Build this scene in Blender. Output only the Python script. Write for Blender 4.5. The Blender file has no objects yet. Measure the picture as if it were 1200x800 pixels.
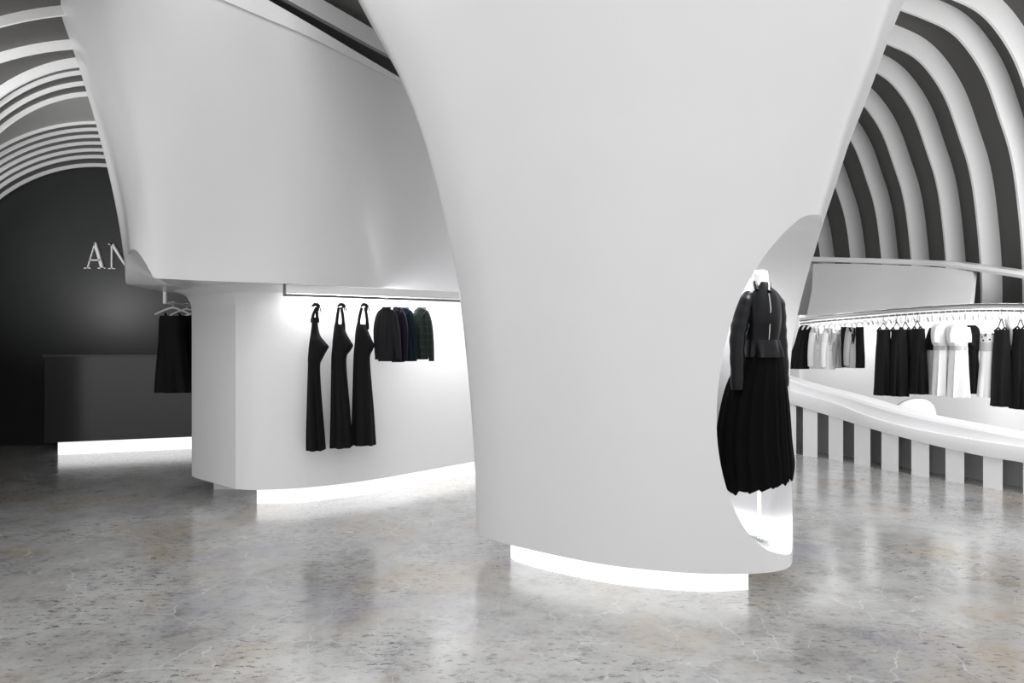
import bpy, bmesh, math, random
from mathutils import Vector, Matrix
random.seed(7)
C = bpy.context.scene.collection
PI = math.pi
EYE = 1.5
F = 800.0

# ------------------------------------------------------------------ helpers
def P(px, py, D):
    """a sighting measured on the photograph, at distance D -> world point"""
    return Vector(((px-600)/F*D, D, EYE-(py-400)/F*D))

def lerp(a, b, t): return a+(b-a)*t

def interp(tab, x):
    if x <= tab[0][0]: return tab[0][1]
    for (x0, y0), (x1, y1) in zip(tab, tab[1:]):
        if x <= x1: return lerp(y0, y1, (x-x0)/(x1-x0))
    return tab[-1][1]

def catmull(pts, n, closed=False):
    """smooth curve through pts, n samples per span; pts are tuples of any length"""
    out = []; m = len(pts)
    spans = m if closed else m-1
    for i in range(spans):
        if closed: q = [pts[(i+k-1) % m] for k in range(4)]
        else: q = [pts[max(0, min(m-1, i+k-1))] for k in range(4)]
        for j in range(n):
            t = j/n
            out.append(tuple(0.5*((2*b)+(-a+c)*t+(2*a-5*b+4*c-d)*t*t+(-a+3*b-3*c+d)*t**3)
                             for a, b, c, d in zip(*q)))
    if not closed: out.append(tuple(pts[-1]))
    return out

def obj(name, bm, mat, parent=None, smooth=35, origin=None):
    bmesh.ops.recalc_face_normals(bm, faces=bm.faces)
    me = bpy.data.meshes.new(name); bm.to_mesh(me); bm.free()
    if origin is not None: me.transform(Matrix.Translation(-Vector(origin)))
    for p in me.polygons: p.use_smooth = True
    me.set_sharp_from_angle(angle=math.radians(smooth))
    me.materials.append(mat)
    o = bpy.data.objects.new(name, me); C.objects.link(o)
    if origin is not None: o.location = origin
    if parent is not None:
        o.parent = parent
        if origin is None: o.location = -parent.location if parent.parent is None else Vector((0, 0, 0))
    return o

def struct(name, bm, mat, smooth=35):
    o = obj(name, bm, mat, smooth=smooth); o['kind'] = 'structure'; return o

def tag(o, label, cat, group=None, kind=None):
    o['label'] = label; o['category'] = cat
    if group: o['group'] = group
    if kind: o['kind'] = kind
    return o

def thing(name, label, cat, loc, group=None):
    o = bpy.data.objects.new(name, None); C.objects.link(o); o.location = loc
    o.empty_display_size = .1
    return tag(o, label, cat, group)

def grid(bm, rows, close_u=False, close_v=False):
    """rows of points -> quads"""
    V = [[bm.verts.new(p) for p in r] for r in rows]
    nr = len(V)
    for i in range(nr if close_v else nr-1):
        a, b = V[i], V[(i+1) % nr]; n = len(a)
        for j in range(n if close_u else n-1):
            k = (j+1) % n
            try: bm.faces.new((a[j], a[k], b[k], b[j]))
            except ValueError: pass
    return V

def box(bm, x0, x1, y0, y1, z0, z1, bevel=0):
    r = bmesh.ops.create_cube(bm, size=1)
    for v in r['verts']:
        v.co = Vector(((x0+x1)/2+v.co.x*(x1-x0), (y0+y1)/2+v.co.y*(y1-y0), (z0+z1)/2+v.co.z*(z1-z0)))
    if bevel:
        es = list({e for v in r['verts'] for e in v.link_edges})
        bmesh.ops.bevel(bm, geom=es, offset=bevel, segments=2, affect='EDGES', profile=.5)

def prism(bm, poly, z0, z1, topz=None):
    a = [bm.verts.new((x, y, z0)) for x, y in poly]
    b = [bm.verts.new((x, y, z1)) for x, y in poly]
    bm.faces.new(a[::-1]); bm.faces.new(b)
    n = len(a)
    for i in range(n): bm.faces.new((a[i], a[(i+1) % n], b[(i+1) % n], b[i]))

def tube(bm, pts, r, seg=8, caps=True):
    pts = [Vector(p) for p in pts]; rows = []
    rr = r if isinstance(r, (list, tuple)) else [r]*len(pts)
    up = None
    for i, p in enumerate(pts):
        d = (pts[min(i+1, len(pts)-1)]-pts[max(i-1, 0)]).normalized()
        if up is None:
            up = Vector((0, 0, 1)) if abs(d.z) < .9 else Vector((0, 1, 0))
        s = d.cross(up).normalized(); up = s.cross(d).normalized()
        rows.append([p+(s*math.cos(a)+up*math.sin(a))*rr[i] for a in [2*PI*k/seg for k in range(seg)]])
    V = grid(bm, rows, close_u=True)
    if caps:
        bm.faces.new(V[0][::-1]); bm.faces.new(V[-1])

# ------------------------------------------------------------------ materials
def mat(name, base, rough=.5, metal=0, coat=0, sheen=0, emit=None, spec=.5):
    m = bpy.data.materials.new(name); m.use_nodes = True
    nt = m.node_tree; b = nt.nodes['Principled BSDF']
    b.inputs['Base Color'].default_value = (*base, 1)
    b.inputs['Roughness'].default_value = rough
    b.inputs['Metallic'].default_value = metal
    b.inputs['Coat Weight'].default_value = coat
    b.inputs['Coat Roughness'].default_value = .15
    b.inputs['Sheen Weight'].default_value = sheen
    b.inputs['Specular IOR Level'].default_value = spec
    if emit:
        b.inputs['Emission Color'].default_value = (1, 1, 1, 1)
        b.inputs['Emission Strength'].default_value = emit
    return m

def noise_bump(m, scale=60, strength=.15, dist=.01, stretch=(1, 1, 1), tint=.0):
    nt = m.node_tree; b = nt.nodes['Principled BSDF']; N = nt.nodes.new; L = nt.links.new
    tc = N('ShaderNodeTexCoord'); mp = N('ShaderNodeMapping'); mp.inputs['Scale'].default_value = stretch
    nz = N('ShaderNodeTexNoise'); nz.inputs['Scale'].default_value = scale; nz.inputs['Detail'].default_value = 4
    bp = N('ShaderNodeBump'); bp.inputs['Strength'].default_value = strength; bp.inputs['Distance'].default_value = dist
    L(tc.outputs['Object'], mp.inputs[0]); L(mp.outputs[0], nz.inputs['Vector'])
    L(nz.outputs['Fac'], bp.inputs['Height']); L(bp.outputs[0], b.inputs['Normal'])
    if tint:
        base = b.inputs['Base Color'].default_value[:3]
        mx = N('ShaderNodeMix'); mx.data_type = 'RGBA'
        mx.inputs['A'].default_value = (*[c*(1-tint) for c in base], 1)
        mx.inputs['B'].default_value = (*[min(1, c*(1+tint)) for c in base], 1)
        L(nz.outputs['Fac'], mx.inputs['Factor']); L(mx.outputs['Result'], b.inputs['Base Color'])
    return m

M = {}
M['shell'] = noise_bump(mat('white_lacquered_plaster', (.73, .73, .74), .33, coat=.25), 3, .03, .02, tint=.02)
M['fin'] = noise_bump(mat('white_painted_fin', (.78, .78, .78), .45), 90, .10, .004, tint=.05)
M['gap'] = noise_bump(mat('dark_grey_vault_lining', (.085, .083, .080), .6), 40, .1, .004, tint=.1)
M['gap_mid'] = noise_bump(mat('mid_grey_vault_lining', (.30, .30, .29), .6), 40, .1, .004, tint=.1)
M['ceil'] = noise_bump(mat('grey_ceiling_plaster', (.50, .50, .50), .6), 40, .1, .004, tint=.05)
M['wall_dark'] = noise_bump(mat('black_satin_wall', (.034, .035, .036), .42), 2, .05, .02, tint=.15)
M['desk'] = noise_bump(mat('black_mirror_gloss_lacquer', (.042, .043, .045), .14), 2, .02, .01)
M['white'] = noise_bump(mat('matt_white_paint', (.87, .87, .88), .5), 50, .03, .003, tint=.02)
M['white2'] = noise_bump(mat('light_grey_plaster', (.62, .62, .62), .5), 4, .05, .01, tint=.04)
M['light'] = noise_bump(mat('white_plinth_painted_glow', (.9, .9, .9), .4, emit=.9), 10, .0, .001)  # emission stands in for a hidden LED washing the plinths
M['led'] = noise_bump(mat('led_diffuser', (.9, .9, .9), .4, emit=6), 10, .0, .001)
M['black'] = noise_bump(mat('black_crepe_fabric', (.007, .007, .0075), .8, sheen=.01, spec=.2), 300, .25, .002, tint=.2)
M['skirt'] = noise_bump(mat('black_textured_knit', (.0025, .0025, .0025), .85, spec=.12), 180, .8, .006, (1, 1, 2.2), tint=.4)
M['leather'] = noise_bump(mat('black_leather', (.005, .0055, .007), .30, coat=.0, spec=.22), 120, .25, .003, tint=.2)
M['wfab'] = noise_bump(mat('white_fabric', (.86, .86, .86), .7, sheen=.05), 200, .2, .002, tint=.04)
M['gfab'] = noise_bump(mat('silver_grey_satin', (.36, .36, .36), .32), 200, .2, .002, tint=.1)
M['mfab'] = noise_bump(mat('mid_grey_fabric', (.50, .50, .50), .7), 200, .2, .002, tint=.06)
M['char'] = noise_bump(mat('charcoal_wool', (.016, .015, .017), .85, sheen=.01, spec=.2), 200, .2, .002, tint=.2)
M['purple'] = noise_bump(mat('deep_purple_wool', (.013, .010, .022), .85, sheen=.01, spec=.2), 200, .2, .002, tint=.2)
M['navy'] = noise_bump(mat('navy_wool', (.008, .015, .025), .85, sheen=.01, spec=.2), 200, .2, .002, tint=.2)
M['chrome'] = noise_bump(mat('brushed_steel', (.60, .60, .60), .3, metal=1), 60, .02, .001)
M['iron'] = noise_bump(mat('grey_steel', (.14, .14, .14), .4, metal=.8), 60, .02, .001)
M['hang'] = noise_bump(mat('pale_hanger_plastic', (.70, .70, .70), .35), 60, .02, .001)
M['mann'] = noise_bump(mat('white_mannequin_gloss', (.85, .85, .85), .3), 60, .02, .001)
M['fur'] = noise_bump(mat('white_fur', (.80, .81, .81), .8), 60, .1, .001, tint=.08)
M['letter'] = noise_bump(mat('brushed_pale_metal_letter', (.72, .72, .70), .4), 60, .05, .001)
M['piping'] = noise_bump(mat('lilac_grey_piping', (.30, .29, .33), .6), 60, .02, .001)

def plaid():
    m = mat('dark_green_plaid', (.01, .02, .014), .85, sheen=.1)
    nt = m.node_tree; N = nt.nodes.new; L = nt.links.new; b = nt.nodes['Principled BSDF']
    tc = N('ShaderNodeTexCoord'); sp = N('ShaderNodeSeparateXYZ'); L(tc.outputs['Object'], sp.inputs[0])
    def wave(sock, f):
        a = N('ShaderNodeMath'); a.operation = 'MULTIPLY'; a.inputs[1].default_value = f; L(sock, a.inputs[0])
        s = N('ShaderNodeMath'); s.operation = 'SINE'; L(a.outputs[0], s.inputs[0])
        g = N('ShaderNodeMath'); g.operation = 'GREATER_THAN'; g.inputs[1].default_value = .82; L(s.outputs[0], g.inputs[0])
        return g.outputs[0]
    ad = N('ShaderNodeMath'); ad.operation = 'MAXIMUM'
    L(wave(sp.outputs['X'], 120), ad.inputs[0]); L(wave(sp.outputs['Z'], 95), ad.inputs[1])
    mx = N('ShaderNodeMix'); mx.data_type = 'RGBA'
    mx.inputs['A'].default_value = (.006, .014, .010, 1); mx.inputs['B'].default_value = (.014, .030, .024, 1)
    L(ad.outputs[0], mx.inputs['Factor']); L(mx.outputs['Result'], b.inputs['Base Color'])
    return m
M['plaid'] = plaid()

def pattern():
    m = mat('white_fabric_with_dark_blots', (.75, .75, .75), .7)
    nt = m.node_tree; N = nt.nodes.new; L = nt.links.new; b = nt.nodes['Principled BSDF']
    tc = N('ShaderNodeTexCoord'); v = N('ShaderNodeTexVoronoi'); v.inputs['Scale'].default_value = 22
    L(tc.outputs['Object'], v.inputs['Vector'])
    r = N('ShaderNodeValToRGB'); r.color_ramp.elements[0].position = .30; r.color_ramp.elements[1].position = .36
    r.color_ramp.elements[0].color = (.03, .03, .03, 1); r.color_ramp.elements[1].color = (.75, .75, .75, 1)
    L(v.outputs['Distance'], r.inputs[0]); L(r.outputs[0], b.inputs['Base Color'])
    return m
M['blot'] = pattern()

def floor_mat():
    m = bpy.data.materials.new('polished_concrete'); m.use_nodes = True
    nt = m.node_tree; N = nt.nodes.new; L = nt.links.new; b = nt.nodes['Principled BSDF']
    tc = N('ShaderNodeTexCoord')
    def noise(scale, detail=6, rough=.6, off=(0, 0, 0), sc=(1, 1, 1)):
        mp = N('ShaderNodeMapping'); mp.inputs['Location'].default_value = off; mp.inputs['Scale'].default_value = sc
        L(tc.outputs['Object'], mp.inputs[0])
        n = N('ShaderNodeTexNoise'); n.inputs['Scale'].default_value = scale
        n.inputs['Detail'].default_value = detail; n.inputs['Roughness'].default_value = rough
        L(mp.outputs[0], n.inputs['Vector']); return n.outputs['Fac'], mp
    def ramp(sock, stops):
        r = N('ShaderNodeValToRGB'); e = r.color_ramp.elements
        e[0].position, e[0].color = stops[0][0], (*stops[0][1], 1)
        e[1].position, e[1].color = stops[-1][0], (*stops[-1][1], 1)
        for p, c in stops[1:-1]:
            x = e.new(p); x.color = (*c, 1)
        L(sock, r.inputs[0]); return r.outputs[0]
    def mix(a, b_, f, mode='MIX', fac=None):
        x = N('ShaderNodeMix'); x.data_type = 'RGBA'; x.blend_type = mode
        if isinstance(f, (int, float)): x.inputs['Factor'].default_value = f
        else: L(f, x.inputs['Factor'])
        for s, k in ((a, 'A'), (b_, 'B')):
            if isinstance(s, tuple): x.inputs[k].default_value = (*s, 1)
            else: L(s, x.inputs[k])
        return x.outputs['Result']
    big, _ = noise(.55, 7, .62, (3, 1, 0))
    base = ramp(big, [(.34, (.30, .29, .28)), (.44, (.44, .435, .425)), (.54, (.54, .535, .53)), (.68, (.62, .615, .61))])
    med, _ = noise(5.5, 10, .75, (7, 2, 0))
    base = mix(base, ramp(med, [(.36, (.46, .45, .44)), (.48, (.88, .88, .88)), (.60, (1.0, 1.0, 1.0))]), .75, 'MULTIPLY')
    # ochre and violet staining
    st, _ = noise(1.1, 5, .6, (11, 5, 0))
    base = mix(base, (.46, .37, .26), ramp(st, [(.52, (0, 0, 0)), (.66, (.55, .55, .55))]))
    st2, _ = noise(.9, 5, .6, (21, 9, 0))
    base = mix(base, (.30, .28, .36), ramp(st2, [(.54, (0, 0, 0)), (.68, (.50, .50, .50))]))
    # dark pitted specks clustered in patches
    sp, _ = noise(26, 6, .75, (1, 1, 0), (.55, 1.3, 1))
    cl, _ = noise(1.3, 4, .6, (5, 15, 0))
    spk = ramp(sp, [(.55, (0, 0, 0)), (.60, (1, 1, 1))])
    clm = ramp(cl, [(.40, (.10, .10, .10)), (.60, (.9, .9, .9))])
    spm = mix(spk, clm, 1.0, 'MULTIPLY')
    base = mix(base, (.07, .07, .08), spm)
    # fine pale crack lines
    nz, mpn = noise(1.6, 4, .6, (2, 2, 0))
    dist = N('ShaderNodeVectorMath'); dist.operation = 'MULTIPLY_ADD'
    nc = N('ShaderNodeTexNoise'); nc.inputs['Scale'].default_value = 2.2; nc.inputs['Detail'].default_value = 4
    L(tc.outputs['Object'], nc.inputs['Vector'])
    L(nc.outputs['Color'], dist.inputs[0]); dist.inputs[1].default_value = (.5, .5, .5); L(tc.outputs['Object'], dist.inputs[2])
    vo = N('ShaderNodeTexVoronoi'); vo.feature = 'DISTANCE_TO_EDGE'; vo.inputs['Scale'].default_value = 2.6
    L(dist.outputs[0], vo.inputs['Vector'])
    cr = ramp(vo.outputs['Distance'], [(.0, (.8, .8, .8)), (.012, (0, 0, 0))])
    cm = ramp(nz, [(.42, (0, 0, 0)), (.56, (.9, .9, .9))])
    base = mix(base, (.72, .72, .70), mix(cr, cm, 1.0, 'MULTIPLY'))
    L(base, b.inputs['Base Color'])
    rr, _ = noise(2.0, 6, .65, (9, 9, 0))
    mr = N('ShaderNodeMapRange'); mr.inputs['To Min'].default_value = .10; mr.inputs['To Max'].default_value = .27
    L(rr, mr.inputs['Value']); L(mr.outputs[0], b.inputs['Roughness'])
    b.inputs['Specular IOR Level'].default_value = .85
    b.inputs['Coat Weight'].default_value = .6; b.inputs['Coat Roughness'].default_value = .16
    bp = N('ShaderNodeBump'); bp.inputs['Strength'].default_value = .06; bp.inputs['Distance'].default_value = .01
    L(med, bp.inputs['Height']); L(bp.outputs[0], b.inputs['Normal'])
    return m
M['floor'] = floor_mat()

# ------------------------------------------------------------------ floor and dark back wall
bm = bmesh.new(); box(bm, -12, 12, -6, 18, -.1, 0); struct('floor', bm, M['floor'])
WALL_Y = 9.84
bm = bmesh.new(); box(bm, -11, -1.8, WALL_Y, WALL_Y+.2, 0, 5.2); struct('wall_back', bm, M['wall_dark'])

# ------------------------------------------------------------------ front column with its niche
base1 = [(-.25, 4.76), (-.20, 4.62), (.03, 4.40), (.51, 4.06), (.97, 3.90), (1.36, 3.88), (1.60, 3.97), (1.73, 4.20),
         (1.87, 4.56), (1.93, 4.98), (1.72, 5.42), (1.15, 5.75), (.45, 5.68), (-.02, 5.35), (-.22, 5.05)]
c1 = (.78, 4.62)
ring1 = catmull(base1, 9, closed=True)
LT = [(-260, 300), (-120, 362), (0, 422), (85, 470), (170, 500), (250, 520), (330, 537), (430, 548), (530, 556), (622, 558)]
RT = [(-260, 1130), (-120, 1092), (0, 1045), (80, 1020), (160, 995), (230, 975), (265, 962), (330, 946), (400, 930), (480, 926.5), (560, 927.5), (650, 930)]
def scaled(sl, sr, z):
    out = []
    for x, y in ring1:
        dx = x-c1[0]
        w = .5+.5*math.tanh(dx/.45)          # blends the left and right growth
        s = sl*(1-w)+sr*w
        out.append((c1[0]+dx*s, c1[1]+(y-c1[1])*(1+(s-1)*.55), z))
    return out
def solve(z, side, other):
    lo, hi = .6, 4.0
    for _ in range(32):
        s = (lo+hi)/2
        pts = scaled(s, other, z) if side < 0 else scaled(other, s, z)
        xs = [(600+F*p[0]/p[1], p[1]) for p in pts]
        px, d = min(xs) if side < 0 else max(xs)
        py = 400-F*(z-EYE)/d
        t = interp(LT if side < 0 else RT, py)
        wide = (px < t) if side < 0 else (px > t)
        if wide: hi = s
        else: lo = s
    return (lo+hi)/2
zs1 = [.18+(4.9-.18)*i/44 for i in range(45)]
prof = []
sl = sr = 1
for z in zs1:
    for _ in range(3):
        sl = solve(z, -1, sr); sr = solve(z, 1, sl)
    prof.append([sl, sr])
for _ in range(3):
    prof = [prof[0]]+[[(prof[i-1][k]+2*prof[i][k]+prof[i+1][k])/4 for k in (0, 1)] for i in range(1, len(prof)-1)]+[prof[-1]]
rows = [scaled(a, b, z) for (a, b), z in zip(prof, zs1)]
bm = bmesh.new()
V = grid(bm, rows, close_u=True)
bm.faces.new(V[0][::-1]); bm.faces.new(V[-1])
column = thing('column', 'huge flared white column in the foreground, with an oval niche cut into its right side', 'column', (c1[0], c1[1], 0))
bmesh.ops.recalc_face_normals(bm, faces=bm.faces)
from mathutils.bvhtree import BVHTree
bvh1 = BVHTree.FromBMesh(bm)
me = bpy.data.meshes.new('column_body'); bm.to_mesh(me); bm.free()
colo = bpy.data.objects.new('column_body_source', me); C.objects.link(colo)
# cutter for the niche: egg-shaped outline pushed into the column and rounded at its inner end
n2 = Vector((.22, -.975, 0)).normalized(); u2 = Vector((.975, .22, 0)).normalized(); A0 = Vector((1.45, 4.02, 0))
def to_plane(px, py):
    d = Vector(((px-600)/F, 1, -(py-400)/F)); o = Vector((0, 0, EYE))
    hit = bvh1.ray_cast(o, d.normalized(), 20)[0]
    if hit is not None: return ((hit-A0).dot(u2), hit.z)
    t = (A0-o).dot(n2)/d.dot(n2); p = o+d*t
    return ((p-A0).dot(u2), p.z)
outline_px = [(948, 252), (928, 264), (905, 288), (884, 318), (866, 352), (853, 392), (844, 434), (840, 480), (841, 520), (848, 560),
              (860, 595), (875, 622), (893, 640), (910, 648), (930, 645), (950, 625), (962, 585), (968, 540), (970, 500), (975, 460),
              (985, 420), (994, 385), (1002, 345), (1004, 310), (998, 280), (976, 258)]
oc = catmull([to_plane(*p) for p in outline_px], 4, closed=True)
cu = max(p[0] for p in oc)-.15; cz = sum(p[1] for p in oc)/len(oc)
CAV = [(.9, 1.0), (.1, 1.0), (-.08, 1.0), (-.18, .985), (-.26, .955), (-.33, .90), (-.385, .82), (-.42, .70), (-.44, .5), (-.45, .15)]
def cav(u, z, dn, s): return A0+u2*(cu+(u-cu)*s)+n2*dn+Vector((0, 0, cz+(z-cz)*(.25+.75*s if s > .5 else s*1.25)))
bm = bmesh.new(); rows = [[cav(u, z, dn, s) for u, z in oc] for dn, s in CAV]
V = grid(bm, rows, close_u=True); bm.faces.new(V[0][::-1]); bm.faces.new(V[-1])
bmesh.ops.recalc_face_normals(bm, faces=bm.faces)
mc = bpy.data.meshes.new('cutter'); bm.to_mesh(mc); bm.free()
co = bpy.data.objects.new('cutter', mc); C.objects.link(co)
md = colo.modifiers.new('b', 'BOOLEAN'); md.operation = 'DIFFERENCE'; md.object = co; md.solver = 'EXACT'
dg = bpy.context.evaluated_depsgraph_get(); dg.update()
me2 = bpy.data.meshes.new_from_object(colo.evaluated_get(dg))
bpy.data.objects.remove(colo); bpy.data.objects.remove(co)
bm = bmesh.new(); bm.from_mesh(me2)
obj('column_body', bm, M['shell'], column, smooth=40)
# recessed plinth, its LED wash put in as emission
pl = catmull([(.05, 4.95), (.02, 4.67), (.54, 4.27), (1.03, 4.11), (1.25, 4.10), (1.43, 4.13)], 6)
poly = [(x, y) for x, y in pl]+[(1.43, 4.9), (1.0, 5.2), (.4, 5.2)]
poly = [p for p in poly]
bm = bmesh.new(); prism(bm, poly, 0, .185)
o = obj('lit_plinth', bm, M['light'], column, smooth=20); o['label'] = 'recessed white base with painted-in LED wash'

# ------------------------------------------------------------------ left wall island: flared shell over a curved panel
B = [(.30, 8.3), (-.20, 7.75), (-.59, 7.27), (-.86, 6.90), (-1.21, 6.45), (-1.54, 6.15), (-1.95, 5.88), (-2.36, 5.71), (-2.62, 5.56), (-2.82, 5.42),
     (-3.02, 5.44), (-3.18, 5.66), (-3.36, 5.97), (-3.47, 6.67), (-3.55, 7.4), (-3.45, 8.3), (-2.6, 8.9), (-.6, 9.0), (.2, 8.7)]
R = [(.20, 8.2, 4.0), (-.35, 7.65, 4.0), (-.72, 7.10, 4.0), (-1.0, 6.73, 4.0), (-1.35, 6.15, 4.0), (-1.68, 5.60, 4.0), (-1.92, 5.34, 4.02), (-2.17, 5.03, 4.03), (-2.45, 4.80, 4.1), (-2.8, 4.70, 4.25),
     (-3.2, 4.75, 4.4), (-3.55, 5.05, 4.5), (-3.78, 5.6, 4.5), (-3.86, 6.4, 4.5), (-3.9, 7.1, 4.5), (-3.8, 8.3, 4.5), (-2.7, 9.2, 4.5), (-.5, 9.3, 4.4), (.3, 8.9, 4.2)]
comb = catmull([(*b, *r, i) for i, (b, r) in enumerate(zip(B, R))], 8, closed=True)
def bump(i):
    # the front lower corner is scooped upward
    if 9.1 <= i <= 11.2:
        t = (i-9.1)/2.1
        return .235*math.sin(min(1, t/.42)*PI/2)**1.0
    if 11.2 < i < 11.9: return .235*(.5+.5*math.cos((i-11.2)/.7*PI))
    return 0
NS = 22; rows = []
for s in range(NS+1):
    t = s/NS; f = t**1.5; row = []
    for bx, by, rx, ry, rz, idx in comb:
        z0 = 2.0+bump(idx)
        row.append((lerp(bx, rx, f), lerp(by, ry, f), lerp(z0, rz, t)))
    rows.append(row)
island = thing('wall_island', 'tall white sculpted wall island left of the foreground column, flared above a curved panel', 'display wall', (-1.9, 7.2, 0))
bm = bmesh.new(); V = grid(bm, rows, close_u=True)
# rim of the shell folds inward
n = len(comb)
rim = [bm.verts.new((lerp(r[0], -1.9, .3), lerp(r[1], 7.3, .3), r[2]+.02)) for r in rows[-1]]
for j in range(n): bm.faces.new((V[-1][j], V[-1][(j+1) % n], rim[(j+1) % n], rim[j]))
# soffit
ccx, ccy = -1.9, 7.3
S = [[(lerp(x, ccx, .16), lerp(y, ccy, .16), 2.0) for x, y, *_ in comb], [(lerp(x, ccx, .5), lerp(y, ccy, .5), 2.0) for x, y, *_ in comb]]
prev = V[0]
for ring in S:
    cur = [bm.verts.new(p) for p in ring]
    for j in range(n): bm.faces.new((prev[j], prev[(j+1) % n], cur[(j+1) % n], cur[j]))
    prev = cur
bm.faces.new(prev)
obj('flared_shell', bm, M['shell'], island, smooth=38)
# projecting band along the rim, taller towards the camera
bm = bmesh.new(); band = []
for bx, by, rx, ry, rz, idx in comb:
    w = max(0, min(1, (idx-3)/3.5)) if idx < 12.5 else 0
    d = Vector((rx+1.9, ry-7.3)).normalized()
    band.append([(rx-d.x*.05, ry-d.y*.05, rz+.004), (rx+d.x*.03, ry+d.y*.03, rz-.004), (rx+d.x*.03, ry+d.y*.03, rz+.02+.15*w), (rx-d.x*.05, ry-d.y*.05, rz+.02+.15*w)])
grid(bm, band, close_u=True, close_v=True); obj('rim_band', bm, M['fin'], island, smooth=30)
# curved lower panel wall
front = catmull([(-2.51, 6.20), (-2.30, 6.16), (-1.95, 6.23), (-1.6, 6.42), (-1.26, 6.70), (-.89, 7.10), (-.43, 7.60), (.15, 8.25)], 8)
back = [(.1, 8.6), (-.6, 8.75), (-2.4, 8.6), (-3.05, 8.0), (-3.22, 7.3), (-3.19, 6.80), (-3.10, 6.70)]
def body_ring(z, off):
    out = []
    for x, y in front+back:
        d = Vector((x-ccx, y-ccy)).normalized()*off
        out.append((x+d.x, y+d.y, z))
    return out
rows = [body_ring(.16, 0), body_ring(1.0, 0), body_ring(1.80, 0), body_ring(1.88, .012), body_ring(1.94, .045), body_ring(1.975, .095), body_ring(2.0, .17)]
bm = bmesh.new(); V = grid(bm, rows, close_u=True); bm.faces.new(V[0][::-1]); bm.faces.new(V[-1])
obj('curved_panel', bm, M['white'], island, smooth=25)
fp = [P(301, 590, 6.32), P(350, 589, 6.36), P(400, 583, 6.56), P(450, 576, 6.82), P(500, 567, 7.2), P(555, 556, 7.7)]
fr = catmull([(p.x, p.y) for p in fp]+[(.0, 8.35)], 6)
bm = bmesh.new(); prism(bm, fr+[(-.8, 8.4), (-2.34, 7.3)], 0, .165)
o = obj('lit_plinth', bm, M['light'], island, smooth=20); o['label'] = 'recessed white base with painted-in LED wash'
bm = bmesh.new(); prism(bm, [(-3.03, 6.93), (-2.40, 6.93), (-2.40, 8.2), (-2.98, 8.0)], 0, .165)
o = obj('core_base', bm, M['white'], island, smooth=20)

# ------------------------------------------------------------------ left vault ribs
rib_data = [(-30, .10), (16, .075), (56, .08), (77, .085), (86, .05), (99, .052), (112, .06), (145, .042), (153, .05), (161, .05), (169, .052), (177, .055), (185, .06), (195, .065)]
rib_data = [(-110, .12), (-66, .12)]+[(y, h*(.72 if h < .07 else 1.0)-.02) for y, h in rib_data]
def rib_shape(D):
    xc = -.6125*D if D > 4.6 else -.6125*4.6
    if 6.1 < D < 7.5: a, b = 1.62, 1.9
    elif D >= 7.5: a, b = 2.2, 2.2
    else: a, b = 2.5, 2.3
    return xc, a, b
def rib_arc(D, off, z_apex=4.0):
    right = .2 if D < 6.5 else .45
    xc, a, b = rib_shape(D); pts = []
    a += off; b += off; zc = z_apex+off-b
    pts.append((xc-a-.0, D, 0.0))
    for k in range(41):
        th = PI-(PI/2+math.asin(min(1, right/a)))*k/40
        pts.append((xc+a*math.cos(th), D, zc+b*math.sin(th)))
    return pts
ribs = []
k = 0
for yl, h in rib_data:
    D = 2000/(400-yl); ribs.append((D, h))
for i, (D, h) in enumerate(ribs):
    k += 1; th = .02 if h < .07 else .05
    inn, out = rib_arc(D, 0), rib_arc(D, h+.02)
    inn2, out2 = [(x, y+th, z) for x, y, z in inn], [(x, y+th, z) for x, y, z in out]
    bm = bmesh.new(); grid(bm, [inn, out, out2, inn2], close_v=True)
    struct('trim_%d' % k, bm, M['fin'])
ribs.sort(reverse=True)
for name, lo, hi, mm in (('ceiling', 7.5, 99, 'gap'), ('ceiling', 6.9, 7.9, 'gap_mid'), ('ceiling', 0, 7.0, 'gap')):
    rows = [rib_arc(D, h+.02) for D, h in ribs if lo <= D <= hi]
    if hi > 50: rows = [[(x, WALL_Y+.02, z) for x, y, z in rows[0]]]+rows
    bm = bmesh.new(); grid(bm, rows); struct(name, bm, M[mm])

# ------------------------------------------------------------------ right vault fins
K = 1.38
pr = [(3.3, 4.89), (3.70, 4.75), (4.0, 4.64), (4.25, 4.52), (4.43, 4.34), (4.60, 4.06), (4.74, 3.67), (4.85, 3.31), (4.92, 2.85), (4.97, 2.2)]
full = [(5.6-x, z) for x, z in pr[1:][::-1]][4:]+[(2.3, 4.89), (2.8, 4.94)]+pr
full = [(x*K, EYE+(z-EYE)*K) for x, z in full]+[(4.97*K, 1.2), (4.97*K, 0)]
sm = catmull(full, 5)
def offs(poly, d):
    out = []
    for i, (x, z) in enumerate(poly):
        x0, z0 = poly[max(0, i-1)]; x1, z1 = poly[min(len(poly)-1, i+1)]
        l = math.hypot(x1-x0, z1-z0) or 1
        out.append((x-(z1-z0)/l*d, z+(x1-x0)/l*d))
    return out
so = offs(sm, .295)
for D in [12.2, 10.95, 10.0, 9.18, 8.51, 7.84, 7.27, 6.67, 6.27, 5.72, 5.25]:
    D *= K*.993; k += 1; t = .04
    rows = [[(x, D, z) for x, z in sm], [(x, D, z) for x, z in so], [(x, D+t, z) for x, z in so], [(x, D+t, z) for x, z in sm]]
    bm = bmesh.new(); grid(bm, rows, close_v=True); struct('trim_%d' % k, bm, M['fin'])
bm = bmesh.new(); grid(bm, [[(x, 5.0*K, z) for x, z in so], [(x, 12.3*K, z) for x, z in so]]); struct('ceiling', bm, M['gap'])
bm = bmesh.new(); box(bm, .5, 8, 12.3*K+.05, 12.3*K+.15, 0, 6.8); struct('wall_far', bm, M['white2'])

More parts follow.
